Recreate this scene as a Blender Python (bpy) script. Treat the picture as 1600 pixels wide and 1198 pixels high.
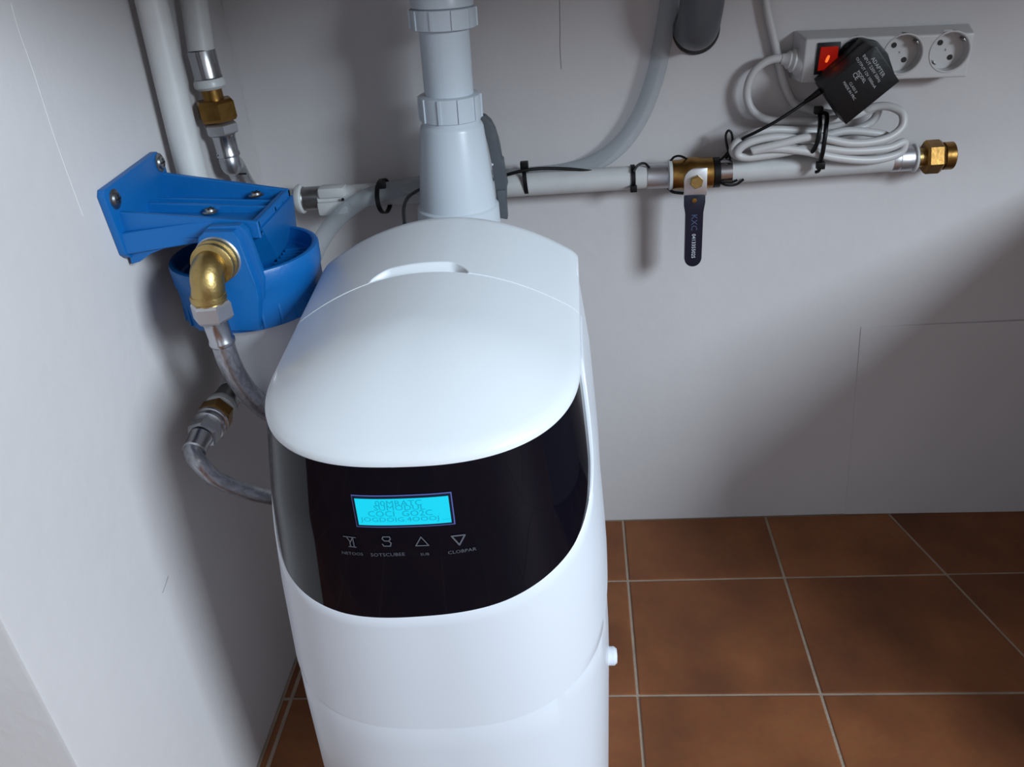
import bpy, bmesh, math, random
from mathutils import Vector, Matrix
import numpy as np

for o in list(bpy.data.objects):
    bpy.data.objects.remove(o)
sc = bpy.context.scene
col = sc.collection
random.seed(4)

# ------------------------------------------------------------------ camera
F = 1326.25
PITCH, YAW, ROLL = 0.51555, -0.10666, -0.09511
CAM = np.array([-0.03755, -0.96712, 0.78401])

def cam_rows():
    cp, sp, cy, sy = math.cos(PITCH), math.sin(PITCH), math.cos(YAW), math.sin(YAW)
    f = np.array([sy * cp, cy * cp, -sp]); r = np.array([cy, -sy, 0.0]); u = np.cross(r, f)
    c, s = math.cos(ROLL), math.sin(ROLL)
    return np.array([c * r + s * u, -s * r + c * u, f])
RW = cam_rows()
cd = bpy.data.cameras.new('camera'); cam = bpy.data.objects.new('camera', cd); col.objects.link(cam)
cd.sensor_width = 36.0; cd.sensor_fit = 'HORIZONTAL'; cd.lens = F / 1600 * 36; cd.clip_start = 0.01
cam.matrix_world = Matrix(((RW[0][0], RW[1][0], -RW[2][0], CAM[0]), (RW[0][1], RW[1][1], -RW[2][1], CAM[1]),
                           (RW[0][2], RW[1][2], -RW[2][2], CAM[2]), (0, 0, 0, 1)))
sc.camera = cam

# ------------------------------------------------------------------ world, light, exposure
w = bpy.data.worlds.new('world'); sc.world = w; w.use_nodes = True
w.node_tree.nodes['Background'].inputs[0].default_value = (0.78, 0.88, 1.0, 1)
w.node_tree.nodes['Background'].inputs[1].default_value = 1.0
vs = sc.view_settings
vs.view_transform = 'Standard'; vs.look = 'None'; vs.gamma = 1; vs.use_curve_mapping = False
vs.exposure = 0.0

def area(name, loc, target, sx, sy, power, color):
    l = bpy.data.lights.new(name, 'AREA'); l.shape = 'RECTANGLE'; l.size = sx; l.size_y = sy
    l.energy = power; l.color = color
    o = bpy.data.objects.new(name, l); col.objects.link(o); o.location = loc
    o.rotation_euler = (Vector(target) - Vector(loc)).to_track_quat('-Z', 'Y').to_euler()
    return o
# daylight entering by the window in the right wall, set in its opening
area('window_right_offscreen', (1.965, -2.15, 1.62), (0.0, -2.15, 1.62), 0.95, 0.85, 150, (0.77, 0.90, 1.0))

# ------------------------------------------------------------------ pixel -> place
def ray(x, y):
    return np.array([(x - 800) / F, (599 - y) / F, 1.0]) @ RW
def pY(x, y, Y):
    d = ray(x, y); return Vector(CAM + d * (Y - CAM[1]) / d[1])
def pX(x, y, X):
    d = ray(x, y); return Vector(CAM + d * (X - CAM[0]) / d[0])
def pZ(x, y, Z):
    d = ray(x, y); return Vector(CAM + d * (Z - CAM[2]) / d[2])

# ------------------------------------------------------------------ materials
def nm(name):
    m = bpy.data.materials.new(name); m.use_nodes = True
    nt = m.node_tree; return m, nt, nt.nodes['Principled BSDF']
def S(c):   # sRGB 0-255 -> linear
    return tuple(((v / 255) / 12.92 if v / 255 <= .04045 else ((v / 255 + .055) / 1.055) ** 2.4) for v in c) + (1,)
def plain(name, rgb, rough=.5, metal=0, bump=0, scale=200, spec=.5, coat=0, var=0, vscale=20):
    m, nt, b = nm(name)
    b.inputs['Base Color'].default_value = S(rgb); b.inputs['Roughness'].default_value = rough
    b.inputs['Metallic'].default_value = metal; b.inputs['Specular IOR Level'].default_value = spec
    b.inputs['Coat Weight'].default_value = coat
    tc = nt.nodes.new('ShaderNodeTexCoord')
    if bump:
        n = nt.nodes.new('ShaderNodeTexNoise'); n.inputs['Scale'].default_value = scale; n.inputs['Detail'].default_value = 4
        bp = nt.nodes.new('ShaderNodeBump'); bp.inputs['Strength'].default_value = bump; bp.inputs['Distance'].default_value = .002
        nt.links.new(tc.outputs['Object'], n.inputs['Vector']); nt.links.new(n.outputs['Fac'], bp.inputs['Height'])
        nt.links.new(bp.outputs['Normal'], b.inputs['Normal'])
    if var:
        n2 = nt.nodes.new('ShaderNodeTexNoise'); n2.inputs['Scale'].default_value = vscale; n2.inputs['Detail'].default_value = 6
        cr = nt.nodes.new('ShaderNodeValToRGB')
        c = S(rgb); cr.color_ramp.elements[0].position = .3; cr.color_ramp.elements[1].position = .7
        cr.color_ramp.elements[0].color = tuple(v * (1 - var) for v in c[:3]) + (1,)
        cr.color_ramp.elements[1].color = tuple(min(1, v * (1 + var)) for v in c[:3]) + (1,)
        nt.links.new(tc.outputs['Object'], n2.inputs['Vector']); nt.links.new(n2.outputs['Fac'], cr.inputs['Fac'])
        nt.links.new(cr.outputs['Color'], b.inputs['Base Color'])
    return m
M = {}
M['wall'] = plain('painted_plaster', (196, 192, 193), .85, bump=.25, scale=60, var=.03, vscale=6)
M['room'] = plain('room_paint', (112, 104, 100), .85, bump=.1)
M['ceil'] = plain('ceiling_paint', (150, 146, 142), .9, bump=.1)
M['counter'] = plain('counter_underside', (170, 160, 150), .7, bump=.1)
M['grout'] = plain('grout', (158, 140, 124), .95, bump=.4, scale=400, var=.15, vscale=30)
M['white'] = plain('white_cabinet_plastic', (218, 223, 232), .30, coat=.1)
M['lidw'] = plain('white_lid_plastic', (222, 227, 233), .30, coat=.15)
M['pvc'] = plain('white_pvc', (202, 211, 220), .32)
M['pipe'] = plain('white_multilayer_pipe', (190, 190, 190), .45, var=.04, vscale=60)
M['glass'] = plain('black_gloss_panel', (10, 11, 20), .05, spec=.22, coat=0)
M['bezel'] = plain('display_bezel', (90, 105, 170), .3)
M['print'] = plain('grey_panel_print', (86, 90, 99), .6)
M['blue'] = plain('blue_plastic', (0, 90, 156), .42, bump=.12, scale=300)
M['bowl'] = plain('filter_bowl_plastic', (196, 196, 200), .45)
M['brass'] = plain('brass', (178, 152, 98), .40, 1, bump=.15, scale=300, var=.18, vscale=60)
M['brassd'] = plain('tarnished_brass', (150, 114, 62), .36, 1, bump=.1, scale=200, var=.25, vscale=80)
M['steel'] = plain('steel', (206, 206, 210), .42, 1)
M['chrome'] = plain('chrome', (190, 190, 194), .26, 1)
M['darksteel'] = plain('dull_nickel', (150, 150, 150), .35, 1, var=.2, vscale=90)
M['black'] = plain('black_plastic', (11, 11, 14), .42, bump=.1, spec=.3)
M['tie'] = plain('black_nylon', (8, 8, 10), .45, spec=.3)
M['navy'] = plain('navy_vinyl', (12, 18, 38), .35)
M['greyp'] = plain('dark_grey_plastic', (82, 86, 92), .5, bump=.1, scale=150, var=.1, vscale=50)
M['drain'] = plain('grey_drain_pipe', (84, 87, 92), .4, var=.08)
M['rubber'] = plain('black_rubber', (10, 10, 11), .5)
M['strip'] = plain('white_strip_plastic', (192, 190, 190), .38)
M['cable'] = plain('white_cable_vinyl', (190, 188, 188), .42)
M['clear'] = plain('milky_ring', (190, 192, 192), .35)
M['label'] = plain('adapter_print', (170, 170, 172), .6)
M['whiteprint'] = plain('white_print', (205, 210, 220), .6)
M['dimprint'] = plain('faded_print', (70, 82, 112), .6)
M['crack'] = plain('hairline_crack', (120, 115, 115), .9)
M['scratch'] = plain('plaster_scratch', (214, 212, 212), .9)
M['hole'] = plain('pin_hole', (8, 8, 8), .6)
M['frame'] = plain('white_window_frame', (225, 225, 222), .4)
M['dark'] = plain('dark_furniture', (58, 50, 48), .6, bump=.1)

# braided steel hose: crossing wire strands
def braid(name, rgb):
    m, nt, b = nm(name)
    b.inputs['Metallic'].default_value = .9; b.inputs['Roughness'].default_value = .34
    b.inputs['Coat Weight'].default_value = .8; b.inputs['Coat Roughness'].default_value = .05
    uv = nt.nodes.new('ShaderNodeUVMap')
    mp = nt.nodes.new('ShaderNodeMapping'); mp.inputs['Scale'].default_value = (2.2, 5, 1)
    ns = nt.nodes.new('ShaderNodeTexNoise'); ns.inputs['Scale'].default_value = 4; ns.inputs['Detail'].default_value = 2; ns.inputs['Distortion'].default_value = 1.2
    nt.links.new(uv.outputs['UV'], mp.inputs['Vector']); nt.links.new(mp.outputs['Vector'], ns.inputs['Vector'])
    cr = nt.nodes.new('ShaderNodeValToRGB'); c = S(rgb)
    cr.color_ramp.elements[0].position = .40; cr.color_ramp.elements[1].position = .58
    cr.color_ramp.elements[0].color = tuple(v * .70 for v in c[:3]) + (1,); cr.color_ramp.elements[1].color = c  # noise patches darken the steel, standing in for reflections
    nt.links.new(ns.outputs['Fac'], cr.inputs['Fac']); nt.links.new(cr.outputs['Color'], b.inputs['Base Color'])
    outs = []
    for ang in (.62, -.62):
        m2 = nt.nodes.new('ShaderNodeMapping'); m2.inputs['Rotation'].default_value = (0, 0, ang)
        wv = nt.nodes.new('ShaderNodeTexWave'); wv.inputs['Scale'].default_value = 60
        nt.links.new(uv.outputs['UV'], m2.inputs['Vector']); nt.links.new(m2.outputs['Vector'], wv.inputs['Vector']); outs.append(wv)
    mx = nt.nodes.new('ShaderNodeMath'); mx.operation = 'MAXIMUM'
    nt.links.new(outs[0].outputs['Fac'], mx.inputs[0]); nt.links.new(outs[1].outputs['Fac'], mx.inputs[1])
    bp = nt.nodes.new('ShaderNodeBump'); bp.inputs['Strength'].default_value = .12; bp.inputs['Distance'].default_value = .0004
    nt.links.new(mx.outputs[0], bp.inputs['Height']); nt.links.new(bp.outputs['Normal'], b.inputs['Normal'])
    return m
M['braid'] = braid('steel_braid', (182, 182, 188))

def hose_mat():
    m, nt, b = nm('translucent_hose')
    b.inputs['Base Color'].default_value = S((200, 204, 206)); b.inputs['Roughness'].default_value = .3
    tr = nt.nodes.new('ShaderNodeBsdfTransparent'); tr.inputs[0].default_value = (.86, .88, .9, 1)
    mx = nt.nodes.new('ShaderNodeMixShader'); mx.inputs[0].default_value = .24
    nt.links.new(tr.outputs[0], mx.inputs[1]); nt.links.new(b.outputs[0], mx.inputs[2])
    nt.links.new(mx.outputs[0], nt.nodes['Material Output'].inputs['Surface'])
    return m
M['hose'] = hose_mat()

def tile_mat():
    m, nt, b = nm('terracotta_tile')
    tc = nt.nodes.new('ShaderNodeTexCoord'); oi = nt.nodes.new('ShaderNodeObjectInfo')
    ad = nt.nodes.new('ShaderNodeVectorMath'); ad.operation = 'ADD'
    sc3 = nt.nodes.new('ShaderNodeVectorMath'); sc3.operation = 'SCALE'; sc3.inputs['Scale'].default_value = 9.0
    cmb = nt.nodes.new('ShaderNodeCombineXYZ')
    for i in range(3): nt.links.new(oi.outputs['Random'], cmb.inputs[i])
    nt.links.new(cmb.outputs[0], sc3.inputs[0]); nt.links.new(tc.outputs['Object'], ad.inputs[0]); nt.links.new(sc3.outputs[0], ad.inputs[1])
    n1 = nt.nodes.new('ShaderNodeTexNoise'); n1.inputs['Scale'].default_value = 9; n1.inputs['Detail'].default_value = 5
    n2 = nt.nodes.new('ShaderNodeTexNoise'); n2.inputs['Scale'].default_value = 130; n2.inputs['Detail'].default_value = 4
    nt.links.new(ad.outputs[0], n1.inputs['Vector']); nt.links.new(ad.outputs[0], n2.inputs['Vector'])
    cr = nt.nodes.new('ShaderNodeValToRGB')
    e = cr.color_ramp.elements; e[0].position = .3; e[0].color = S((108, 64, 40)); e[1].position = .72; e[1].color = S((148, 92, 56))
    x = e.new(.5); x.color = S((128, 77, 46))
    nt.links.new(n1.outputs['Fac'], cr.inputs['Fac'])
    mx = nt.nodes.new('ShaderNodeMix'); mx.data_type = 'RGBA'; mx.blend_type = 'MULTIPLY'; mx.inputs['Factor'].default_value = .25
    nt.links.new(cr.outputs['Color'], mx.inputs['A']); nt.links.new(n2.outputs['Color'], mx.inputs['B'])
    nt.links.new(mx.outputs['Result'], b.inputs['Base Color'])
    b.inputs['Roughness'].default_value = .52; b.inputs['Specular IOR Level'].default_value = .35
    bp = nt.nodes.new('ShaderNodeBump'); bp.inputs['Strength'].default_value = .15; bp.inputs['Distance'].default_value = .001
    nt.links.new(n2.outputs['Fac'], bp.inputs['Height']); nt.links.new(bp.outputs['Normal'], b.inputs['Normal'])
    return m
M['tile'] = tile_mat()

def emit(name, rgb, strength, base=None):
    m, nt, b = nm(name)
    b.inputs['Base Color'].default_value = S(base or rgb); b.inputs['Emission Color'].default_value = S(rgb)
    b.inputs['Emission Strength'].default_value = strength; b.inputs['Roughness'].default_value = .3
    return m
M['lcd'] = emit('lit_display', (10, 214, 242), .95, (10, 60, 80))
M['lcdtext'] = emit('display_characters', (6, 168, 198), .85, (10, 60, 80))
M['rocker'] = emit('lit_red_rocker', (190, 26, 10), .32, (120, 16, 8))
M['neon'] = emit('neon_lamp', (255, 120, 50), 1.0, (200, 80, 40))

# ------------------------------------------------------------------ mesh helpers
def link(name, me, mat, parent=None, label=None):
    o = bpy.data.objects.new(name, me); col.objects.link(o)
    if mat is not None:
        me.materials.clear(); me.materials.append(M[mat] if isinstance(mat, str) else mat)
    if parent is not None:
        o.parent = parent
        root = parent
        mw = Matrix.Identity(4)
        while root is not None:
            mw = Matrix.Translation(root.location) @ mw; root = root.parent
        o.matrix_parent_inverse = mw.inverted() if parent.parent is None else Matrix.Identity(4)
        if parent.type != 'EMPTY': o.matrix_parent_inverse = Matrix.Identity(4)
    if label: o['label'] = label
    return o
def bm_to(name, bm, mat, parent=None, smooth=True, label=None, ang=35):
    bmesh.ops.recalc_face_normals(bm, faces=bm.faces)
    me = bpy.data.meshes.new(name); bm.to_mesh(me); bm.free()
    if smooth:
        for p in me.polygons: p.use_smooth = True
        try: me.set_sharp_from_angle(angle=math.radians(ang))
        except Exception: pass
    return link(name, me, mat, parent, label)
def thing(name, label, cat, loc, group=None):
    o = bpy.data.objects.new(name, None); col.objects.link(o); o.location = loc; o.empty_display_size = .02
    o['label'] = label; o['category'] = cat
    if group: o['group'] = group
    return o
def tag(o, label, cat, group=None):
    o['label'] = label; o['category'] = cat
    if group: o['group'] = group
    return o
def add_box(bm, lo, hi, bevel=0, seg=2):
    r = bmesh.ops.create_cube(bm, size=1)
    vs_ = r['verts']; lo, hi = Vector(lo), Vector(hi)
    for v in vs_:
        v.co = Vector(((lo[i] + hi[i]) / 2 + v.co[i] * (hi[i] - lo[i]) for i in range(3)))
    if bevel:
        es = list({e for v in vs_ for e in v.link_edges})
        bmesh.ops.bevel(bm, geom=es, offset=bevel, segments=seg, affect='EDGES', profile=.6)
def box(name, lo, hi, mat, parent=None, bevel=0, label=None, seg=2):
    bm = bmesh.new(); add_box(bm, lo, hi, bevel, seg); return bm_to(name, bm, mat, parent, label=label)
def basis(d):
    d = Vector(d).normalized(); a = Vector((0, 0, 1)) if abs(d.z) < .9 else Vector((1, 0, 0))
    u = d.cross(a).normalized(); return d, u, d.cross(u).normalized()
def add_lathe(bm, o, d, prof, seg=32, phase=0, cap=True):
    o = Vector(o); d, u, v = basis(d); rings = []
    for t, r in prof:
        rings.append([bm.verts.new(o + d * t + (u * math.cos(2 * math.pi * i / seg + phase) + v * math.sin(2 * math.pi * i / seg + phase)) * r) for i in range(seg)])
    for a, b in zip(rings, rings[1:]):
        for i in range(seg):
            bm.faces.new((a[i], a[(i + 1) % seg], b[(i + 1) % seg], b[i]))
    if cap:
        bm.faces.new(rings[0][::-1]); bm.faces.new(rings[-1])
def lathe(name, o, d, prof, mat, parent=None, seg=32, phase=0, cap=True, label=None, ang=35):
    bm = bmesh.new(); add_lathe(bm, o, d, prof, seg, phase, cap); return bm_to(name, bm, mat, parent, label=label, ang=ang)
def spline(pts, n=10):
    P = [Vector(p) for p in pts]; P = [P[0] * 2 - P[1]] + P + [P[-1] * 2 - P[-2]]; out = []
    for i in range(1, len(P) - 2):
        for k in range(n):
            t = k / n
            out.append(.5 * ((2 * P[i]) + (-P[i - 1] + P[i + 1]) * t + (2 * P[i - 1] - 5 * P[i] + 4 * P[i + 1] - P[i + 2]) * t * t
                             + (-P[i - 1] + 3 * P[i] - 3 * P[i + 1] + P[i + 2]) * t ** 3))
    out.append(P[-2]); return out
def add_tube(bm, pts, r, seg=12, n=10, cap=True, flat=None):
    path = spline(pts, n) if n > 1 else [Vector(p) for p in pts]
    uvl = bm.loops.layers.uv.verify()
    T = [(path[min(i + 1, len(path) - 1)] - path[max(i - 1, 0)]).normalized() for i in range(len(path))]
    _, U, _ = basis(T[0]); rings = []; L = 0; Ls = []
    for i, p in enumerate(path):
        U = (U - T[i] * U.dot(T[i])).normalized(); V = T[i].cross(U)
        if i: L += (p - path[i - 1]).length
        Ls.append(L)
        rr = r(i / (len(path) - 1)) if callable(r) else r
        rings.append([bm.verts.new(p + (U * math.cos(2 * math.pi * k / seg) + V * math.sin(2 * math.pi * k / seg)) * rr) for k in range(seg)])
    for j in range(len(rings) - 1):
        a, b = rings[j], rings[j + 1]
        for k in range(seg):
            f = bm.faces.new((a[k], a[(k + 1) % seg], b[(k + 1) % seg], b[k]))
            rr = r if not callable(r) else .01
            for lp, (kk, jj) in zip(f.loops, ((k, j), (k + 1, j), (k + 1, j + 1), (k, j + 1))):
                lp[uvl].uv = (Ls[jj] * 10, kk / seg * 2 * math.pi * rr * 10)
    if cap:
        bm.faces.new(rings[0][::-1]); bm.faces.new(rings[-1])
def tube(name, pts, r, mat, parent=None, seg=12, n=10, cap=True, label=None):
    bm = bmesh.new(); add_tube(bm, pts, r, seg, n, cap); return bm_to(name, bm, mat, parent, label=label, ang=50)
def add_prism(bm, poly, off):
    off = Vector(off); a = [bm.verts.new(Vector(p)) for p in poly]; b = [bm.verts.new(Vector(p) + off) for p in poly]
    bm.faces.new(a); bm.faces.new(b[::-1])
    for i in range(len(a)): bm.faces.new((a[i], b[i], b[(i + 1) % len(a)], a[(i + 1) % len(a)]))
def prism(name, poly, off, mat, parent=None, bevel=0, label=None):
    bm = bmesh.new(); add_prism(bm, poly, off)
    if bevel: bmesh.ops.bevel(bm, geom=list(bm.edges), offset=bevel, segments=2, affect='EDGES', profile=.6)
    return bm_to(name, bm, mat, parent, label=label)
def grid(name, rows, mat, parent=None, label=None, ang=50, thick=0):
    me = bpy.data.meshes.new(name); n = len(rows[0])
    me.from_pydata([tuple(p) for r in rows for p in r], [], [(i * n + j, i * n + j + 1, (i + 1) * n + j + 1, (i + 1) * n + j) for i in range(len(rows) - 1) for j in range(n - 1)])
    bm = bmesh.new(); bm.from_mesh(me); bmesh.ops.remove_doubles(bm, verts=bm.verts, dist=1e-6); bpy.data.meshes.remove(me)
    o = bm_to(name, bm, mat, parent, label=label, ang=ang)
    return o
def text_mesh(body, size, align='CENTER'):
    cu = bpy.data.curves.new('print', 'FONT'); cu.body = body; cu.size = size; cu.align_x = align; cu.align_y = 'CENTER'; cu.resolution_u = 2
    ob = bpy.data.objects.new('print', cu); col.objects.link(ob)
    dg = bpy.context.evaluated_depsgraph_get(); me = bpy.data.meshes.new_from_object(ob.evaluated_get(dg))
    bpy.data.objects.remove(ob); bpy.data.curves.remove(cu); return me
def put_text(name, body, size, mapf, mat, parent, align='CENTER', label=None):
    me = text_mesh(body, size, align)
    for v in me.vertices: v.co = mapf(v.co.x, v.co.y)
    return link(name, me, mat, parent, label)

# ------------------------------------------------------------------ the room
XW = -0.4116            # left wall face
def struct(o):
    o['kind'] = 'structure'; return o
ROOM = dict(x0=-1.3, x1=1.95, y0=-3.2, z1=2.45)
wall_back = struct(box('wall_back', (XW - .9, 0, 0), (ROOM['x1'] + .12, .12, ROOM['z1']), 'wall'))
wall_left = struct(box('wall_left', (-1.35, -.6, 0), (XW, 0, ROOM['z1']), 'wall', bevel=.004))
struct(box('wall_far_left', (ROOM['x0'] - .12, ROOM['y0'], 0), (ROOM['x0'], -.6, ROOM['z1']), 'room'))
struct(box('ceiling', (-1.42, ROOM['y0'] - .1, ROOM['z1']), (2.07, .12, ROOM['z1'] + .1), 'ceil'))
bm = bmesh.new()       # right wall with the window opening
for lo, hi in (((1.95, -1.6, 0), (2.07, 0, 2.45)), ((1.95, -3.2, 0), (2.07, -2.7, 2.45)), ((1.95, -2.7, 0), (2.07, -1.6, 1.0)), ((1.95, -2.7, 2.1), (2.07, -1.6, 2.45))):
    add_box(bm, lo, hi)
struct(bm_to('wall_right', bm, 'room', smooth=False))
bm = bmesh.new()       # wall behind the photographer with a doorway opening added to let in fill
for lo, hi in (((-1.42, -3.3, 0), (-.75, -3.2, 2.45)), ((.15, -3.3, 0), (2.07, -3.2, 2.45)), ((-.75, -3.3, 2.15), (.15, -3.2, 2.45))):
    add_box(bm, lo, hi)
struct(bm_to('wall_front', bm, 'room', smooth=False))
win = struct(box('window_1', (1.99, -2.7, 1.0), (2.03, -2.66, 2.1), 'frame'))
for lo, hi in (((1.99, -1.64, 1.0), (2.03, -1.6, 2.1)), ((1.99, -2.66, 1.0), (2.03, -1.64, 1.04)), ((1.99, -2.66, 2.06), (2.03, -1.64, 2.1)), ((1.99, -2.17, 1.04), (2.03, -2.13, 2.06))):
    box('window_frame', lo, hi, 'frame', win)
# worktop above the pipes (out of view, depth set to shade the wall)
struct(box('overhead_worktop_1', (XW, -.60, .86), (1.2, 0, .90), 'counter', bevel=.003))
struct(box('shade_block_right', (.58, -.62, 0), (1.2, 0, .52), 'wall', bevel=.004))  # unseen block added to cast the shadow low on the back wall
# shallow plastered build-out low on the back wall
q0, q1 = pY(1326, 512, 0), pY(1600, 512, 0)
bm = bmesh.new()
zt = .292
va = [(.297, 0, zt), (.579, 0, zt), (.579, -.006, zt), (.297, -.0008, zt)]
vb = [(.309, 0, 0), (.579, 0, 0), (.579, -.006, 0), (.309, -.0008, 0)]
A = [bm.verts.new(v) for v in va]; B = [bm.verts.new(v) for v in vb]
bm.faces.new(A); bm.faces.new(B[::-1])
for i in range(4): bm.faces.new((A[i], A[(i + 1) % 4], B[(i + 1) % 4], B[i]))
bm_to('plaster_build_out', bm, 'wall', wall_back, smooth=False)
# hairline crack on the back wall, scratches on the left wall
def wall_line(name, pts, wdt, mat, parent, f):
    bm = bmesh.new(); P = [f(*q) for q in pts]
    add_tube(bm, P, wdt, 5, 6); bm_to(name, bm, mat, parent)
wall_line('hairline_crack', [(874, -4), (875, 40), (875, 75), (877, 108)], .0003, 'crack', wall_back, lambda x, y: pY(x, y, -.0001))
wall_line('plaster_scratch', [(17, 5), (30, 50), (52, 112), (82, 205), (105, 270), (130, 338)], .00022, 'scratch', wall_left, lambda x, y: pX(x, y, XW + .0001))
wall_line('plaster_scratch', [(347, 0), (358, 60), (368, 100), (392, 200), (400, 250)], .00018, 'scratch', wall_back, lambda x, y: pY(x, y, -.0001))
wall_line('hairline_crack', [(254, 926), (259, 912), (263, 900)], .0003, 'crack', wall_left, lambda x, y: pX(x, y, XW + .0001))

# floor: grout bed with bevelled terracotta tiles
floor = struct(box('floor', (-1.42, -3.3, -.06), (2.07, .12, -.0016), 'grout'))
G = .0017
rows = [0.0, -.1245, -.309]
while rows[-1] > -3.2: rows.append(rows[-1] - .186)
def line3(y):            # the joint that runs askew in the photo
    return .3678 - (.4346 - .3694) / (.2568 - .0063) * y
def colx(k, y):
    if k <= 1: return .2 * k
    if y < -.68: return .2 * k if k > 9 else .2 + (k - 1) * .2 + (line3(-.68) - .4) * 1.0
    return line3(y) + .2 * (k - 2)
def tile_mesh(pts):
    bm = bmesh.new()
    add_prism(bm, [(x, y, -.006) for x, y in pts], (0, 0, .006))
    top = [e for e in bm.edges if all(v.co.z > -.001 for v in e.verts)]
    bmesh.ops.bevel(bm, geom=top, offset=.0016, segments=2, affect='EDGES', profile=.6)
    bmesh.ops.recalc_face_normals(bm, faces=bm.faces)
    me = bpy.data.meshes.new('floor_tile'); bm.to_mesh(me); bm.free(); me.materials.append(M['tile']); return me
cache = {}
for j in range(len(rows) - 1):
    ya, yb = rows[j], rows[j + 1]
    for k in range(-7, 9):
        y0_, y1_ = ya - G, yb + G
        if k < -2 and ya > -.58: continue
        P4 = [(colx(k, y0_) + G, y0_), (colx(k + 1, y0_) - G, y0_), (colx(k + 1, y1_) - G, y1_), (colx(k, y1_) + G, y1_)]
        if max(p[0] for p in P4) > 2.0 or y1_ < -3.25: continue
        if ya > -.6:
            if k == -3: continue
        if k < -2:
            P4 = [(x, min(y, -.603)) for x, y in P4]
            if abs(P4[0][1] - P4[2][1]) < .02: continue
        o = P4[0]; rel = [(round(x - o[0], 4), round(y - o[1], 4)) for x, y in P4]
        key = tuple(rel)
        if key not in cache: cache[key] = tile_mesh(rel)
        t = bpy.data.objects.new('floor_tile', cache[key]); col.objects.link(t); t.parent = floor
        t.location = (o[0], o[1], random.uniform(-.0004, .0002))
# narrow cut strips along the left wall
for j in range(3):
    ya, yb = rows[j] - G, max(rows[j + 1] + G, -.6)
    me = tile_mesh([(0, 0), (.0075, 0), (.0075, yb - ya), (0, yb - ya)])
    t = bpy.data.objects.new('floor_tile', me); col.objects.link(t); t.parent = floor; t.location = (XW + .0015, ya, -.0012)

# ------------------------------------------------------------------ water softener
sof = thing('water_softener', 'compact white water softener cabinet with black control panel and lit blue display', 'water softener', (-.165, -.42, 0))
Y0, YB, NSE = -.4387, -.2875, 2.5
def itp(x, tab):
    return float(np.interp(x, [t[0] for t in tab], [t[1] for t in tab]))
def a_of(z): return itp(z, [(0, .132), (.078, .132), (.24, .1315), (.348, .1265), (.438, .119), (.5, .110), (.6, .106)])
def b_of(z): return itp(z, [(0, .106), (.25, .110), (.366, .112), (.44, .1115), (.495, .108), (.6, .106)])
def xc_of(z): return -.1705 + .032 * z
def zrim(y): return .4924 + .1 * (y + .5467)
# columns round the cabinet: (ux, fy, ystraight)
cols = []
for y in np.linspace(YB, Y0, 22)[:-1]: cols.append((1.0, 0.0, y))
for t in np.linspace(90, -90, 97):
    s, c = math.sin(math.radians(t)), max(0, math.cos(math.radians(t)))
    cols.append((math.copysign(abs(s) ** (2 / NSE), s), c ** (2 / NSE), Y0))
for y in np.linspace(Y0, YB, 22)[1:]: cols.append((-1.0, 0.0, y))
def qcol(c): return c[1] if c[2] == Y0 else -(c[2] - Y0) / .108
def skin(c, z, off=0):
    ux, fy, ys = c
    # outward direction of the outline, for offsets
    if fy == 0: n = (math.copysign(1, ux), 0)
    else:
        nx, ny = math.copysign(abs(ux) ** (NSE - 1), ux) / a_of(z), -fy ** (NSE - 1) / b_of(z); l = math.hypot(nx, ny); n = (nx / l, ny / l)
    return Vector((xc_of(z) + a_of(z) * ux + n[0] * off, ys - b_of(z) * fy + n[1] * off, z))
def yrim(c): return c[2] - b_of(.495) * c[1]
def ztop(c): return zrim(yrim(c))
PAN = [(-.35, .60), (-.12, .52), (0, .502), (.11, .478), (.25, .440), (.37, .411), (.586, .388), (.82, .376), (.93, .370), (1, .366)]
COV = [(-.62, .52), (-.4, .46), (-.17, .40), (0, .352), (.2, .306), (.46, .272), (.75, .260), (1, .250)]
def smooth_tab(q, tab):
    return sum(itp(q + d, tab) for d in (-.06, -.03, 0, .03, .06)) / 5
def zpan(c): return min(smooth_tab(qcol(c), PAN) + .075 * c[0] * a_of(.4), ztop(c) - .003)
def zcov(c): return min(smooth_tab(qcol(c), COV) + .04 * c[0] * a_of(.3), zpan(c))
# cabinet body: the full shell, closed at the back
rowsz = [0.0, .004] + list(np.linspace(.03, .25, 10))
R = []
for z in rowsz: R.append([skin(c, z) for c in cols])
for k in range(1, 15):
    R.append([skin(c, .25 + (ztop(c) - .004 - .25) * k / 14, -.004 if (zpan(c) - zcov(c) > .002 and .25 + (ztop(c) - .004 - .25) * k / 14 > zcov(c) + .006) else 0) for c in cols])
body_rows = [r + [r[0].copy()] for r in R]
grid('cabinet_body', body_rows, 'white', sof)
# front cover: stands proud of the body, edge runs down both sides and fades out low on the front
cc = [c for c in cols if zpan(c) - zcov(c) > .002]
def coff(c): return .0002 + .0020 * min(1, max(0, (.7 - qcol(c)) / .5))
rows_c = [[skin(c, zcov(c), .0002) for c in cc], [skin(c, zcov(c) + .0015, coff(c)) for c in cc]]
for k in range(1, 13):
    rows_c.append([skin(c, zcov(c) + .0015 + (zpan(c) - .002 - zcov(c)) * k / 12, coff(c)) for c in cc])
rows_c.append([skin(c, zpan(c) + .0008, coff(c) - .001) for c in cc]); rows_c.append([skin(c, zpan(c) + .0002, -.0015) for c in cc])
grid('front_cover', rows_c, 'white', sof)
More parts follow.
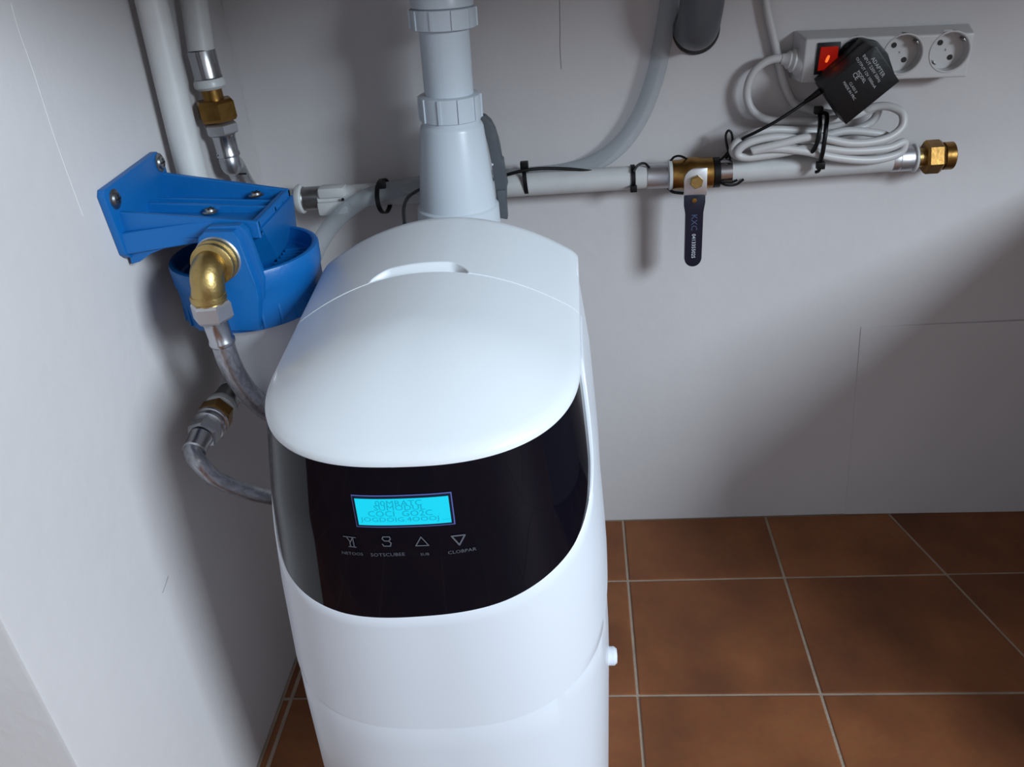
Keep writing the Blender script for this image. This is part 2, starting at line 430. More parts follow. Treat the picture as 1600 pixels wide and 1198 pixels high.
# black panel
pc = [c for c in cols if ztop(c) - zpan(c) > .006]
rows_p = [[skin(c, zpan(c) - .002 + (ztop(c) - .0035 - zpan(c) + .002) * k / 14, -.0004) for c in pc] for k in range(15)]
panel = grid('control_panel', rows_p, 'glass', sof, label='glossy black control panel')
def on_panel(x, z, off):
    ux = (x - xc_of(z)) / a_of(z); fy = max(0, 1 - abs(ux) ** NSE) ** (1 / NSE)
    return skin((ux, fy, Y0), z, off)
def patch(name, x0, x1, z0, z1, off, mat, parent, skew=0, nx=16, nz=3):
    return grid(name, [[on_panel(x, z + skew * (x - (x0 + x1) / 2), off) for x in np.linspace(x0, x1, nx)] for z in np.linspace(z0, z1, nz)], mat, parent)
def hitp(px, py):       # first crossing of the pixel's line of sight with the front skin
    d = ray(px, py)
    for t in np.linspace(.25, .9, 2601):
        p = CAM + d * t
        if p[1] < Y0 and 0 < p[2] < .7:
            z = p[2]
            if (abs(p[0] - xc_of(z)) / a_of(z)) ** NSE + ((Y0 - p[1]) / b_of(z)) ** NSE < 1: return p
    return p
l0, l1, l2, l3 = hitp(556, 777), hitp(701, 773), hitp(705, 814), hitp(560, 818)
LX0, LX1 = (l0[0] + l3[0]) / 2, (l1[0] + l2[0]) / 2
LZ1, LZ0 = (l0[2] + l1[2]) / 2, (l2[2] + l3[2]) / 2
SK = ((l1[2] - l0[2]) + (l2[2] - l3[2])) / 2 / (LX1 - LX0)
patch('display_bezel', LX0 - .0022, LX1 + .0022, LZ0 - .0022, LZ1 + .0022, .0002, 'bezel', panel, SK)
patch('display_surround', LX0 - .0015, LX1 + .0015, LZ0 - .0015, LZ1 + .0015, .0005, 'navy', panel, SK)
disp = patch('display', LX0, LX1, LZ0, LZ1, .0009, 'lcd', panel, SK)
disp['label'] = 'lit cyan character display'
LXC = (LX0 + LX1) / 2; LH = LZ1 - LZ0
def lcd_text(body, fx, fz, size, sx=1.0):
    put_text('display_text', body, size, lambda u, v: on_panel(LX0 + (LX1 - LX0) * fx + u * sx, LZ0 + LH * fz + v + SK * ((LX1 - LX0) * (fx - .5) + u), .0012), 'lcdtext', panel)
lcd_text('00MRATC', .47, .83, .0058, 1.2); lcd_text('SUMODUL', .47, .66, .0056, 1.25)
lcd_text('COCI  GO2C', .47, .44, .0060, 1.2); lcd_text('JOGDOIG.4OOOJ', .46, .22, .0048, 1.35); lcd_text('__', .95, .25, .0048)
def icon_line(pts, wd, name='button_icon', closed=False):
    bm = bmesh.new(); n = len(pts)
    for i in range(n if closed else n - 1):
        a, b = Vector(pts[i]), Vector(pts[(i + 1) % n]); d = (b - a).normalized(); nn = Vector((-d.y, d.x)) * wd; a = a - d * wd * .6; b = b + d * wd * .6
        bm.faces.new([bm.verts.new(on_panel(q.x, q.y, .0004 + i * .00002)) for q in (a - nn, b - nn, b + nn, a + nn)])
    bm_to(name, bm, 'print', panel)
def at(px, py):
    h = hitp(px, py); return Vector((h[0], h[2]))
c1, c2, c3, c4 = at(548, 846), at(604, 845), at(659, 845), at(717, 843)
def rel(c, pts, s=.0042): return [(c.x + x * s, c.y + y * s) for x, y in pts]
icon_line(rel(c1, [(-1, 1), (1, 1)]), .00035); icon_line(rel(c1, [(-.5, 1), (0, .0), (.5, 1)]), .00035); icon_line(rel(c1, [(-.1, 0), (-.1, -.9)]), .00035); icon_line(rel(c1, [(.5, 1), (.5, -.9)]), .00035); icon_line(rel(c1, [(-.4, -.9), (.8, -.9)]), .00035)
icon_line(rel(c2, [(.6, .9), (-.4, .9), (-.6, .5), (-.3, .1), (.4, .1), (.7, -.3), (.5, -.9), (-.5, -.9), (-.7, -.5)]), .0004); icon_line(rel(c2, [(.6, .9), (.7, .5), (.4, .1)]), .0004)
icon_line(rel(c3, [(-1, -.8), (1, -.8), (0, .9)]), .0004, closed=True)
icon_line(rel(c4, [(-1, .9), (1, .9), (0, -.9)]), .00055, closed=True)
for body, px, py, sz in (('NETOOS', 551, 864, .0033), ('SOTSCUBEE', 606, 866, .0038), ('SUB', 664, 865, .0030), ('CLOBPAR', 722, 860, .0037)):
    c = at(px, py); put_text('button_caption', body, sz, lambda u, v, c=c: on_panel(c.x + u * 1.15, c.y + v + u * .05, .0004), 'print', panel)
# lid: domed, planar rim; parted from the rear cover by a seam
YS = -.382
CR = .0385
def top_pt(c, r):
    ux, fy, ys = c
    y = ys - b_of(.495) * fy * r; z = zrim(y)
    zz = z + CR * (1 - r * r) + .0018 - .0022 * max(0, (r - .94) / .06) ** 2
    return Vector((xc_of(.5) + .1105 * ux * r, y, zz))
rs = list(np.linspace(0, .9, 16)) + list(np.linspace(.92, 1, 7))
fc = [(1.0, 0.0, y) for y in np.linspace(YS - .0001, Y0, 10)[:-1]] + [c for c in cols if c[2] == Y0] + [(-1.0, 0.0, y) for y in np.linspace(Y0, YS - .0001, 10)[1:]]
L = [[top_pt(c, r) for c in fc] for r in rs]
L.append([Vector((p.x, p.y, p.z - .0032)) for p in L[-1]])
L.append([Vector((xc_of(.5) + (p.x - xc_of(.5)) * .985, Y0 + (p.y - Y0) * .985 if p.y < Y0 else p.y, p.z - .0004)) for p in L[-1]])
lid = grid('lid', L, 'lidw', sof, label='domed white lid')
lip = [top_pt((s, 0, YS - .0001), abs(r)) for s, r in [(1 if r > 0 else -1, r) for r in list(np.linspace(-1, 1, 61))]]
grid('lid_edge', [lip, [p + Vector((0, .0004, -.0009)) for p in lip], [p + Vector((0, .0004, -.006)) for p in lip]], 'lidw', lid)
hp0, hp1 = pZ(612, 430, .53), pZ(748, 430, .53)
HX = -.163; HW = .037; HD = .0140
def smooth01(t):
    t = max(0, min(1, t)); return t * t * (3 - 2 * t)
rr = []
ys_r = list(np.linspace(YS + .0001, YS + .022, 26)) + list(np.linspace(YS + .025, YB, 14))
for y in ys_r:
    row = []
    for r in np.linspace(-1, 1, 181):
        p = top_pt((1 if r >= 0 else -1, 0, y), abs(r))
        yy = (y - YS) / HD
        half = HW - .012 * max(0, yy) ** 2
        m = smooth01((half - abs(p.x - HX)) / .004 + .2) * smooth01((1 - yy) * HD / .004 + .2)
        p.z += .0004 - .009 * m
        row.append(p)
    rr.append(row)
rr.insert(0, [p + Vector((0, -.0001, -.004)) for p in rr[0]])
back = rr[-1]
rr.append([p + Vector((0, .003, -.0012)) for p in back]); rr.append([p + Vector((0, .004, -.005)) for p in back])
rr.append([Vector((p.x, p.y + .004, .40)) for p in back])
rearc = grid('rear_cover', rr, 'lidw', sof, label='rear top cover with finger recess', ang=60)
side = [Vector((p[0].x, p[0].y, p[0].z)) for p in rr[:-3]]
grid('cover_edge', [side, [p - Vector((0, 0, .0045)) for p in side]], 'lidw', rearc)
side = [Vector((p[-1].x, p[-1].y, p[-1].z)) for p in rr[:-3]]
grid('cover_edge', [side, [p - Vector((0, 0, .0045)) for p in side]], 'lidw', rearc)
# overflow cap on the right flank, seen as a small bump
kz = pY(944, 1036, -.46)
lathe('overflow_cap', (xc_of(kz.z) + a_of(kz.z) - .004, -.452, kz.z), (1, 0, 0), [(0, .008), (.008, .008), (.0105, .006), (.011, .001)], 'white', sof, 24)

# ------------------------------------------------------------------ sediment filter on the left wall
FX, FY, FR = -.3325, -.285, .0620
fil = thing('water_filter', 'blue water filter head on wall bracket with brass elbow', 'water filter', (FX, FY, .39))
br = bmesh.new()
PT = XW + .0065
pl = [(-.3475, .612), (-.344, .6165), (-.2465, .6205), (-.2415, .617), (-.2375, .603), (-.2445, .551), (-.250, .548), (-.338, .558), (-.343, .5625)]
add_prism(br, [(XW + .0003, y, z) for y, z in pl], (PT - XW, 0, 0))
bmesh.ops.bevel(br, geom=[e for e in br.edges], offset=.0014, segments=2, affect='EDGES', profile=.6)
plate = bm_to('bracket_plate', br, 'blue', fil)
# arm: shallow open tray with raised edges, web and tapered front rail, gussets to the plate
am = bmesh.new()
def hexa(bm, bot, top):
    a = [bm.verts.new(Vector(p)) for p in bot]; b = [bm.verts.new(Vector(p)) for p in top]
    bm.faces.new(a[::-1]); bm.faces.new(b)
    for i in range(4): bm.faces.new((a[i], a[(i + 1) % 4], b[(i + 1) % 4], b[i]))
x0, x1 = PT - .002, -.296
def slab(bm, xa, xb, ya0, ya1, yb0, yb1, za0, za1, zb0, zb1):
    hexa(bm, [(xa, ya0, za0), (xb, yb0, zb0), (xb, yb1, zb0), (xa, ya1, za0)], [(xa, ya0, za1), (xb, yb0, zb1), (xb, yb1, zb1), (xa, ya1, za1)])
slab(am, x0, x1, -.332, -.243, -.329, -.243, .5755, .580, .568, .5725)          # tray floor
slab(am, x0, x1, -.248, -.243, -.248, -.243, .575, .602, .565, .5795)           # back rail
slab(am, x0, x1, -.335, -.330, -.332, -.327, .570, .5955, .5655, .5795)         # front rail (upper)
slab(am, x0, -.335, -.342, -.335, -.333, -.328, .562, .5795, .5665, .583)       # flared front rib
slab(am, x0, x1, -.2885, -.2845, -.2885, -.2845, .578, .588, .570, .5775)       # middle rib
slab(am, x0, x1, -.268, -.265, -.268, -.265, .578, .586, .570, .576)
slab(am, x1 - .006, x1, -.330, -.243, -.330, -.243, .566, .5795, .566, .5795)   # end rail
bmesh.ops.bevel(am, geom=list(am.edges), offset=.0008, segments=1, affect='EDGES')
arm = bm_to('bracket_arm', am, 'blue', fil, ang=25)
for yy in (-.336, -.292, -.25):
    gm = bmesh.new(); add_prism(gm, [(x0, yy, .577), (-.345, yy, .570), (-.368, yy, .566), (-.388, yy, .560), (-.400, yy, .5535), (x0, yy, .552)], (0, .005, 0))
    bm_to('bracket_gusset', gm, 'blue', fil, ang=25)
def screw(p, d, parent, r=.0062):
    s = lathe('screw', p, d, [(0, r * 1.25), (.0008, r * 1.3), (.0014, r * .95), (.003, r * .8), (.0036, r * .4)], 'darksteel', parent, 20)
    d = Vector(d); _, u, v = basis(d); c = Vector(p) + d * .0034
    bm = bmesh.new(); add_box(bm, (-.0035, -.0006, -.0004), (.0035, .0006, .0004)); add_box(bm, (-.0006, -.0035, -.0004), (.0006, .0035, .0004))
    for vt in bm.verts: vt.co = c + u * vt.co.x + v * vt.co.y + d * vt.co.z
    bm_to('screw_slot', bm, 'hole', s)
for px in ((179, 311), (249, 254)):
    q = pX(*px, PT); screw(q, (1, 0, 0), fil)
for px, z in (((328, 328), .5775), ((400, 302), .5785)):
    q = pZ(*px, z + .002); screw((q.x, q.y, z), (0, 0, 1), fil, .0052)
# cap: ribbed blue threaded collar with a recessed top
ZR = .540
lathe('filter_cap', (FX, FY, 0), (0, 0, 1), [(.489, FR - .003), (.4895, FR - .0012), (.521, FR), (.523, FR + .0012), (.538, FR + .0018), (ZR, FR + .001), (ZR + .0006, FR - .0015), (ZR, FR - .0035), (ZR - .012, FR - .0045), (ZR - .0135, FR - .006), (ZR - .0135, .002)], 'blue', fil, 72, ang=30)
rb = bmesh.new()
for i in range(26):
    a = 2 * math.pi * (i + .3) / 26; R2 = FR - .0008
    c = Vector((FX + R2 * math.cos(a), FY + R2 * math.sin(a), .5)); t = Vector((-math.sin(a), math.cos(a), 0)); n = Vector((math.cos(a), math.sin(a), 0))
    hexa(rb, [c + t * s * .0012 + n * d + Vector((0, 0, -.009)) for s, d in ((-1, -.002), (1, -.002), (1, .0015), (-1, .0015))], [c + t * s * .0008 + n * d + Vector((0, 0, .009)) for s, d in ((-1, -.002), (1, -.002), (1, .0004), (-1, .0004))])
bm_to('grip_rib', rb, 'blue', fil, ang=20)['kind'] = 'stuff'
rib0 = None
for i, yy in enumerate(np.linspace(-.325, -.245, 11)):
    hw = math.sqrt(max(0, (FR - .007) ** 2 - (yy - FY) ** 2))
    if FX + hw < -.285: continue
    box('cap_rib', (-.305, yy - .001, ZR - .0138), (FX + hw, yy + .001, ZR - .0100), 'blue', fil)
# head block between cap and arm: stepped frustum with port bosses front and back
ZF = ZR - .0135
hr0, hr1 = pZ(436, 404, ZF), pZ(463, 349, ZF)
hb = bmesh.new()
hexa(hb, [(-.352, -.333, ZF - .003), (hr0.x, hr0.y, ZF - .003), (hr1.x, hr1.y, ZF - .003), (-.352, -.238, ZF - .003)], [(-.350, -.331, .5735), (-.2935, -.331, .5735), (-.2935, -.2425, .5735), (-.350, -.2425, .5735)])
bmesh.ops.bevel(hb, geom=list(hb.edges), offset=.0014, segments=2, affect='EDGES', profile=.6)
bm_to('filter_head', hb, 'blue', fil, ang=25)
def boss(pxs, y0, depth, nm_):
    hb = bmesh.new(); add_prism(hb, [pY(x, y, y0) for x, y in pxs], (0, depth, 0))
    bmesh.ops.bevel(hb, geom=list(hb.edges), offset=.0013, segments=2, affect='EDGES', profile=.6)
    bm_to(nm_, hb, 'blue', fil, ang=25)
boss([(309, 372), (318, 363), (364, 362), (372, 372), (399, 447), (404, 466), (404, 517), (309, 517)], -.3510, .0155, 'port_boss')
boss([(316, 362), (326, 354), (374, 352), (384, 362), (412, 436), (412, 470), (316, 470)], -.343, .0085, 'boss_step')
# clear-ish bowl under the cap
lathe('filter_bowl', (FX, FY, 0), (0, 0, 1), [(.392, .008), (.393, .024), (.397, .034), (.405, .0395), (.42, .041), (.47, .043), (.488, .050), (.493, .050)], 'bowl', fil, 48, ang=60)
# brass elbow
pc0 = pY(341, 404, -.3505); PX, PZ = pc0.x, pc0.z
lathe('washer', (PX, -.3503, PZ), (0, -1, 0), [(0, .0182), (.0012, .0184), (.0022, .0176)], 'steel', fil, 40)
ce = Vector((PX - .002, -.377, PZ - .006))
elb = bmesh.new()
add_lathe(elb, (PX, -.352, PZ), (0, -1, 0), [(0, .0168), (.002, .0176), (.005, .0176), (.006, .0158), (.0085, .0158), (.0095, .0170), (.0125, .0170), (.0138, .0150)], 40)
bend = [Vector((PX, -.362, PZ))] + [Vector((PX - .001, -.3655 - .0125 * math.sin(t), PZ - .0125 * (1 - math.cos(t)))) for t in np.linspace(0, math.pi / 2, 9)] + [Vector((PX - .002, -.378, PZ - .016)), Vector((PX - .003, -.378, PZ - .020))]
add_tube(elb, bend, .0127, 32, 1)
DX, DY, DZ = PX - .003, -.378, PZ - .0175
add_lathe(elb, (DX, DY, DZ), (0, 0, -1), [(0, .0128), (.001, .0139), (.005, .0139), (.006, .0128), (.008, .0127)], 36)
bm_to('brass_elbow', elb, 'brass', fil, ang=40, label='brass elbow on the front port')

# ------------------------------------------------------------------ braided hoses
def nut(name, o, d, r, h, mat, parent, phase=0):
    return lathe(name, o, d, [(0, r * .9), (h * .14, r), (h * .86, r), (h, r * .9)], mat, parent, 6, phase, ang=20)
h1 = thing('braided_hose', 'steel braided hose hanging from the brass elbow towards the softener', 'hose', (DX, DY, DZ - .12))
nz = DZ - .007
nut('hose_nut', (DX, DY, nz), (-.02, 0, -1), .0158, .0150, 'steel', h1, .4)
lathe('hose_ferrule', (DX - .0005, DY, nz - .0145), (.04, .06, -1), [(0, .0102), (.001, .0110), (.003, .0102), (.004, .0098), (.018, .0095), (.0195, .0104), (.022, .0104), (.0235, .0094)], 'chrome', h1, 28)
hs = [(DX, DY + .002, nz - .034), pY(356, 560, -.372), pY(372, 592, -.362), pY(394, 620, -.345), pY(420, 643, -.318), pY(450, 655, -.285), pY(490, 650, -.255), pY(540, 640, -.245)]
hs[-1] = Vector((-.22, -.262, hs[-2].z)); hs.append(Vector((-.20, -.281, hs[-2].z)))
tube('hose_sleeve', hs, .0092, 'braid', h1, 20, 12)

h2 = thing('braided_hose', 'steel braided hose from the low wall fitting curving behind the softener', 'hose', (-.385, -.36, .36))
LXp = -.3855
f0, f1 = pX(358, 614, LXp), pX(312, 690, LXp)
zf = (f0.z + f1.z) / 2; ya_, yb_ = f0.y, f1.y
# lower fitting: pipe stub, dark sleeve, brass union, chrome nut
lowp = thing('supply_riser', 'thick white supply riser against the left wall, ending in a brass union', 'pipe', (XW + .02, -.212, zf))
v0, v1 = pX(236, 0, -.391), pX(299, 266, -.391)
dirv = (v1 - v0); 
vend = v0 + dirv * ((v0.z - zf - .035) / (v0.z - v1.z)); vtop = v0 - dirv * .9
vend.x = LXp
tube('riser_pipe', [vtop, v0, v1, vend, Vector((LXp, vend.y - .004, zf + .012)), Vector((LXp, vend.y - .018, zf)), Vector((LXp, ya_ + .002, zf))], .0132, 'pipe', lowp, 24, 10)
lathe('press_sleeve', (LXp, ya_ + .004, zf), (0, -1, 0), [(0, .0125), (.018, .0125), (.019, .0136), (.022, .0136), (.023, .0110)], 'darksteel', lowp, 28)
lathe('milky_ring', (LXp, ya_ - .018, zf), (0, -1, 0), [(0, .0128), (.004, .0148), (.009, .0148), (.011, .0126)], 'clear', lowp, 28)
nut('union_nut', (LXp, ya_ - .029, zf), (0, -1, 0), .0160, .016, 'brassd', lowp, .2)
yn = ya_ - .046
lathe('hose_collar', (LXp, yn, zf), (0, -1, 0), [(0, .0135), (.001, .0156), (.004, .0156), (.005, .013), (.007, .013), (.008, .0152), (.011, .0152), (.012, .0118)], 'chrome', h2, 32)
nut('hose_nut', (LXp, yn - .010, zf), (0, -1, 0), .0144, .018, 'chrome', h2, .3)
lathe('hose_ferrule', (LXp, yn - .028, zf), (0, -1, -.15), [(0, .0108), (.014, .0098), (.016, .0104), (.018, .0104), (.019, .0085)], 'chrome', h2, 28)
ye = yn - .046
g = [Vector((LXp, ye + .004, zf - .001)), Vector((LXp, ye - .003, zf - .002)), pY(312, 724, ye - .011), pY(336, 747, ye - .005), pY(376, 764, ye + .012), pY(412, 774, ye + .032), pY(450, 778, ye + .07)]
g.append(Vector((-.30, -.262, g[-1].z - .02))); g.append(Vector((-.24, -.258, g[-1].z))); g.append(Vector((-.21, -.281, g[-1].z)))
tube('hose_sleeve', g, .0076, 'braid', h2, 20, 12)

# second riser with press sleeve, brass union and flexible hose to the pipe on the back wall
RX = -.391
r0, r1 = pX(303, 0, RX), pX(315, 82, RX)
ris = thing('supply_riser', 'slimmer white supply riser in the corner with press sleeve and brass union', 'pipe', (RX, r1.y, r1.z - .09))
tube('riser_pipe', [r0 - (r1 - r0) * 3, r0, r1], .0125, 'pipe', ris, 24, 4)
dd = Vector((0.02, -.01, -1)).normalized()
lathe('press_sleeve', r1 + Vector((0, 0, .002)), dd, [(0, .0131), (.024, .0131), (.025, .0136)], 'chrome', ris, 28)
lathe('milky_ring', r1 + dd * .0235, dd, [(0, .0135), (.003, .0150), (.007, .0150), (.0095, .0125)], 'clear', ris, 28)
lathe('union_tail', r1 + dd * .033, dd, [(0, .0098), (.012, .0098)], 'brassd', ris, 24)
nut('union_nut', r1 + dd * .043, dd, .0192, .0200, 'brassd', ris, .55)
h3 = thing('braided_hose', 'steel braided hose below the corner riser, running behind the blue bracket', 'hose', (RX + .02, r1.y, r1.z - .18))
nut('hose_nut', r1 + dd * .065, dd, .0168, .0105, 'steel', h3, .55)
lathe('hose_ferrule', r1 + dd * .0755, dd, [(0, .0112), (.0015, .0122), (.004, .0112), (.018, .0108), (.0195, .0116), (.022, .0116), (.023, .010)], 'chrome', h3, 28)
s0 = r1 + dd * .097
tube('hose_sleeve', [s0, s0 + dd * .010, pY(366, 258, s0.y + .012), pY(384, 290, s0.y + .035), pY(404, 308, s0.y + .062), pY(430, 310, s0.y + .085), Vector((-.372, -.034, .510)), Vector((-.362, -.030, .5065))], .0104, 'braid', h3, 20, 12)
tw = []
for t in np.linspace(0, 1, 24):
    a = t * 3.6 + 2.2; c = s0.lerp(pY(372, 268, s0.y + .02), t); tw.append(c + Vector((math.cos(a) * .0112, -abs(math.sin(a)) * .0112, math.sin(a) * .003)))
tag(tube('black_wire', tw, .0009, 'tie', None, 6, 2), 'thin black wire wound round the corner braided hose', 'wire')

# ------------------------------------------------------------------ horizontal pipe on the back wall
PYY, PZZ, PR = -.0295, .506, .0128
lp = thing('wall_pipe', 'white pipe along the back wall between corner hose and ball valve', 'pipe', (-.17, PYY, PZZ - PR))
xA, xB = pY(462, 303, PYY).x, pY(1012, 279, PYY).x
tube('pipe_tube', [(xA + .012, PYY, PZZ), (-.2, PYY, PZZ), (xB, PYY, PZZ)], PR, 'pipe', lp, 28, 4)
lathe('end_ferrule', (xA - .002, PYY, PZZ), (1, 0, 0), [(0, .0125), (.004, .0148), (.010, .0148), (.012, .0132), (.03, .0132)], 'darksteel', lp, 28)
lathe('milky_ring', (xA + .001, PYY, PZZ), (1, 0, 0), [(0, .0150), (.003, .0168), (.006, .0168), (.008, .015)], 'clear', lp, 28)
c0, c1_ = pY(493, 300, PYY - .012), pY(541, 300, PYY - .012)
bm = bmesh.new(); add_box(bm, (c0.x, PYY - .0175, PZZ - .0165), (c1_.x, PYY + .004, PZZ - .001), .003); add_box(bm, (c0.x + .003, PYY - .016, PZZ + .003), (c1_.x - .002, PYY + .004, PZZ + .0145), .003)
clip = bm_to('pipe_clip', bm, 'pipe', lp)
lathe('clip_screw', (c1_.x - .004, PYY - .0172, PZZ + .0015), (0, -1, 0), [(0, .0018), (.0012, .0016)], 'hole', clip, 12)
# ball valve
x_s0, x_s1 = pY(1012, 279, PYY).x, pY(1046, 276, PYY).x
xb0, xb1 = x_s1, pY(1110, 272, PYY).x
bv = thing('ball_valve', 'brass ball valve with steel lever and navy grip hanging down', 'valve', ((xb0 + xb1) / 2, PYY, PZZ - .11))
lathe('press_sleeve', (x_s0 - .001, PYY, PZZ), (1, 0, 0), [(0, .0134), (.0015, .0136), (x_s1 - x_s0 - .002, .0136), (x_s1 - x_s0 - .0005, .0146)], 'steel', bv, 32)
lathe('milky_ring', (xb0 - .002, PYY, PZZ), (1, 0, 0), [(0, .0148), (.001, .0168), (.004, .0168), (.005, .0150)], 'clear', bv, 32)
bm = bmesh.new()
add_lathe(bm, (xb0 + .002, PYY, PZZ), (1, 0, 0), [(0, .0142), (.001, .0162), (.010, .0162), (.013, .0172), (.020, .0184), (.028, .0180), (.034, .0166), (.044, .0166), (.046, .0150)], 32)
add_lathe(bm, ((xb0 + xb1) / 2 + .004, PYY - .012, PZZ), (0, -1, 0), [(0, .0085), (.008, .0085), (.009, .0065), (.014, .006)], 24)
bm_to('valve_body', bm, 'brassd', bv, ang=30)
lc = pY(1087, 283, PYY - .027); YL = PYY - .027
lw = .0122
def arc_pts(cx, cz, r, a0, a1, n): return [(cx + r * math.cos(a), 0, cz + r * math.sin(a)) for a in np.linspace(a0, a1, n)]
poly = [(lc.x + lw, YL, lc.z - .0165), (lc.x + lw, YL, lc.z + .0135), (lc.x + .002, YL, lc.z + .0135)] + [(x, YL, z) for x, _, z in arc_pts(lc.x - lw + .012, lc.z + .0015, .012, math.pi / 2, math.pi, 7)] + [(lc.x - lw, YL, lc.z - .0165)]
lev = prism('lever_head', poly, (0, .0025, 0), 'steel', bv, .0005)
nut('lever_nut', (lc.x + .0005, YL, lc.z), (0, -1, 0), .0072, .006, 'brass', bv, .3)
gx = lc.x - .001; gz0 = lc.z - .015; gz1 = pY(1086, 416, YL).z
gp = [(gx - .0108, YL - .0012, gz0), (gx - .0108, YL - .0012, gz0 - .012), (gx - .0092, YL - .0012, gz0 - .022), (gx - .0094, YL - .0012, gz1 + .0095)] + [(x, YL - .0012, z) for x, _, z in arc_pts(gx, gz1 + .0095, .0094, math.pi, 2 * math.pi, 12)] + [(gx + .0100, YL - .0012, gz0 - .02), (gx + .0118, YL - .0012, gz0 - .008), (gx + .0118, YL - .0012, gz0)]
grip = prism('lever_grip', gp, (0, .0062, 0), 'navy', bv, .0011, label='navy vinyl lever grip')
lathe('lever_rivet', (gx, YL - .001, gz0 - .006), (0, -1, 0), [(0, .0028), (.0008, .0026), (.0011, .001)], 'brassd', grip, 16)
def gripmap(cx, cz): return lambda u, v: Vector((cx + v, YL - .0016, cz - u))
put_text('grip_print', 'KXC', .0092, gripmap(gx, gz0 - .37 * (gz0 - gz1)), 'dimprint', grip)
put_text('grip_print', '041335502S', .0058, gripmap(gx, gz0 - .70 * (gz0 - gz1)), 'whiteprint', grip)
# right-hand pipe with capped brass end
rp = thing('wall_pipe', 'white pipe right of the ball valve ending in a bare brass union', 'pipe', (.2, PYY, PZZ - PR))
xr0, xr1 = pY(1141, 267, PYY).x, pY(1393, 250, PYY).x
zr0, zr1 = PZZ, PZZ + .0018
tube('pipe_tube', [(xr0, PYY, zr0), ((xr0 + xr1) / 2, PYY, (zr0 + zr1) / 2), (xr1, PYY, zr1)], PR, 'pipe', rp, 28, 4)
lathe('milky_ring', (xb1 - .001, PYY, PZZ), (1, 0, 0), [(0, .0155), (.008, .0150), (.010, .0130)], 'clear', rp, 28)
lathe('press_sleeve', (xb1 + .005, PYY, PZZ), (1, 0, 0), [(0, .0130), (xr0 - xb1 - .004, .0130)], 'chrome', rp, 28)
xe = pY(1428, 247, PYY).x
lathe('press_sleeve', (xr1 - .001, PYY, zr1), (1, 0, 0), [(0, .0128), (.001, .0132), (.006, .0132), (.0065, .0126), (.0075, .0126), (.008, .0132), (xe - xr1 - .002, .0132), (xe - xr1, .012)], 'steel', rp, 32)
lathe('milky_ring', (xe - .002, PYY, zr1), (1, 0, 0), [(0, .0135), (.001, .0150), (.003, .0150), (.004, .0135)], 'clear', rp, 28)
lathe('union_tail', (xe, PYY, zr1), (1, 0, 0), [(0, .0100), (.012, .0100)], 'brass', rp, 28)
nut('union_nut', (xe + .0095, PYY, zr1), (1, 0, 0), .0178, .0185, 'brassd', rp, .2)
lathe('union_end', (xe + .027, PYY, zr1), (1, 0, 0), [(0, .0125), (.002, .0125), (.0025, .0146), (.012, .0146), (.0128, .0138), (.0128, .0115), (.004, .0112), (.004, .001)], 'brassd', rp, 32)

# ------------------------------------------------------------------ PVC drain stack behind the softener
DYY = -.100
dt, dm, db = pY(690, 0, DYY), pY(703, 168, DYY), pY(717, 335, DYY)
dr = thing('drain_pipe', 'white plastic drain pipe with ring nuts and flared base behind the softener', 'drain pipe', (db.x, DYY, .02))
ax = (db - dt).normalized()
def along(y_px): return pY(690 + y_px * 27 / 335, y_px, DYY)
def upto(py): return (along(py) - dt).dot(ax)
tp = upto(165)
lathe('pipe_tube', dt - ax * .16, ax, [(0, .0243), (.16 + tp, .0243)], 'pvc', dr, 40)
def ring_nut(py0, py1, r):
    t0, t1 = upto(py0), upto(py1); o = lathe('ring_nut', dt + ax * t0, ax, [(0, r * .93), (.001, r), (t1 - t0 - .001, r), (t1 - t0, r * .95)], 'pvc', dr, 40)
    _, u, v = basis(ax); m = dt + ax * ((t0 + t1) / 2); hgt = (t1 - t0) / 2 - .0012
    for k in range(10):
        a = 2 * math.pi * (k + .35) / 10; n = u * math.cos(a) + v * math.sin(a); tt = ax.cross(n)
        bm = bmesh.new(); hexa(bm, [m - ax * hgt + n * (r + d) + tt * s for s, d in ((-.0014, -.001), (.0014, -.001), (.0014, .0014), (-.0014, .0014))], [m + ax * hgt + n * (r + d) + tt * s for s, d in ((-.0014, -.001), (.0014, -.001), (.0014, .0014), (-.0014, .0014))])
        bm_to('grip_ridge', bm, 'pvc', o, smooth=False)
ring_nut(10, 44, .0315); ring_nut(146, 186, .0308)
lathe('pipe_collar', dt + ax * upto(-14), ax, [(0, .029), (.002, .030), (upto(9) - upto(-14), .030)], 'pvc', dr, 40)
t0 = upto(186); t1 = upto(318); t2 = upto(345)
lathe('flared_base', dt + ax * t0, ax, [(-.004, .0295), (.003, .0295), (.005, .0312), (.008, .0322), (t1 - t0, .0405), (t1 - t0 + .002, .0432), (t2 - t0 + .004, .0440), (t2 - t0 + .010, .0435), (t2 - t0 + .03, .030), (.45, .026)], 'pvc', dr, 48)
# grey plastic clip behind the flare
gy = -.078
gpts = [(748, 181), (757, 182), (766, 190), (773, 203), (778, 220), (781, 232), (782, 248), (786, 250), (789, 272), (793, 290), (790, 296), (791, 318), (793, 343), (781, 341), (778, 318), (774, 296), (768, 255), (763, 230), (758, 205)]
gc = thing('drain_clip', 'dark grey curved plastic clip behind the white drain flare', 'clip', pY(786, 343, gy))
clp = prism('clip_arm', [pY(x, y, gy) for x, y in gpts], (0, .014, 0), 'greyp', gc, .0007)
lathe('clip_rivet', pY(769, 257, gy - .0002), (0, -1, 0), [(0, .0014), (.0006, .001)], 'whiteprint', gc, 10)
prism('clip_tongue', [pY(x, y, gy - .002) for x, y in [(776, 298), (790, 297), (791, 342), (781, 341)]], (0, .003, 0), 'greyp', gc, .0005)

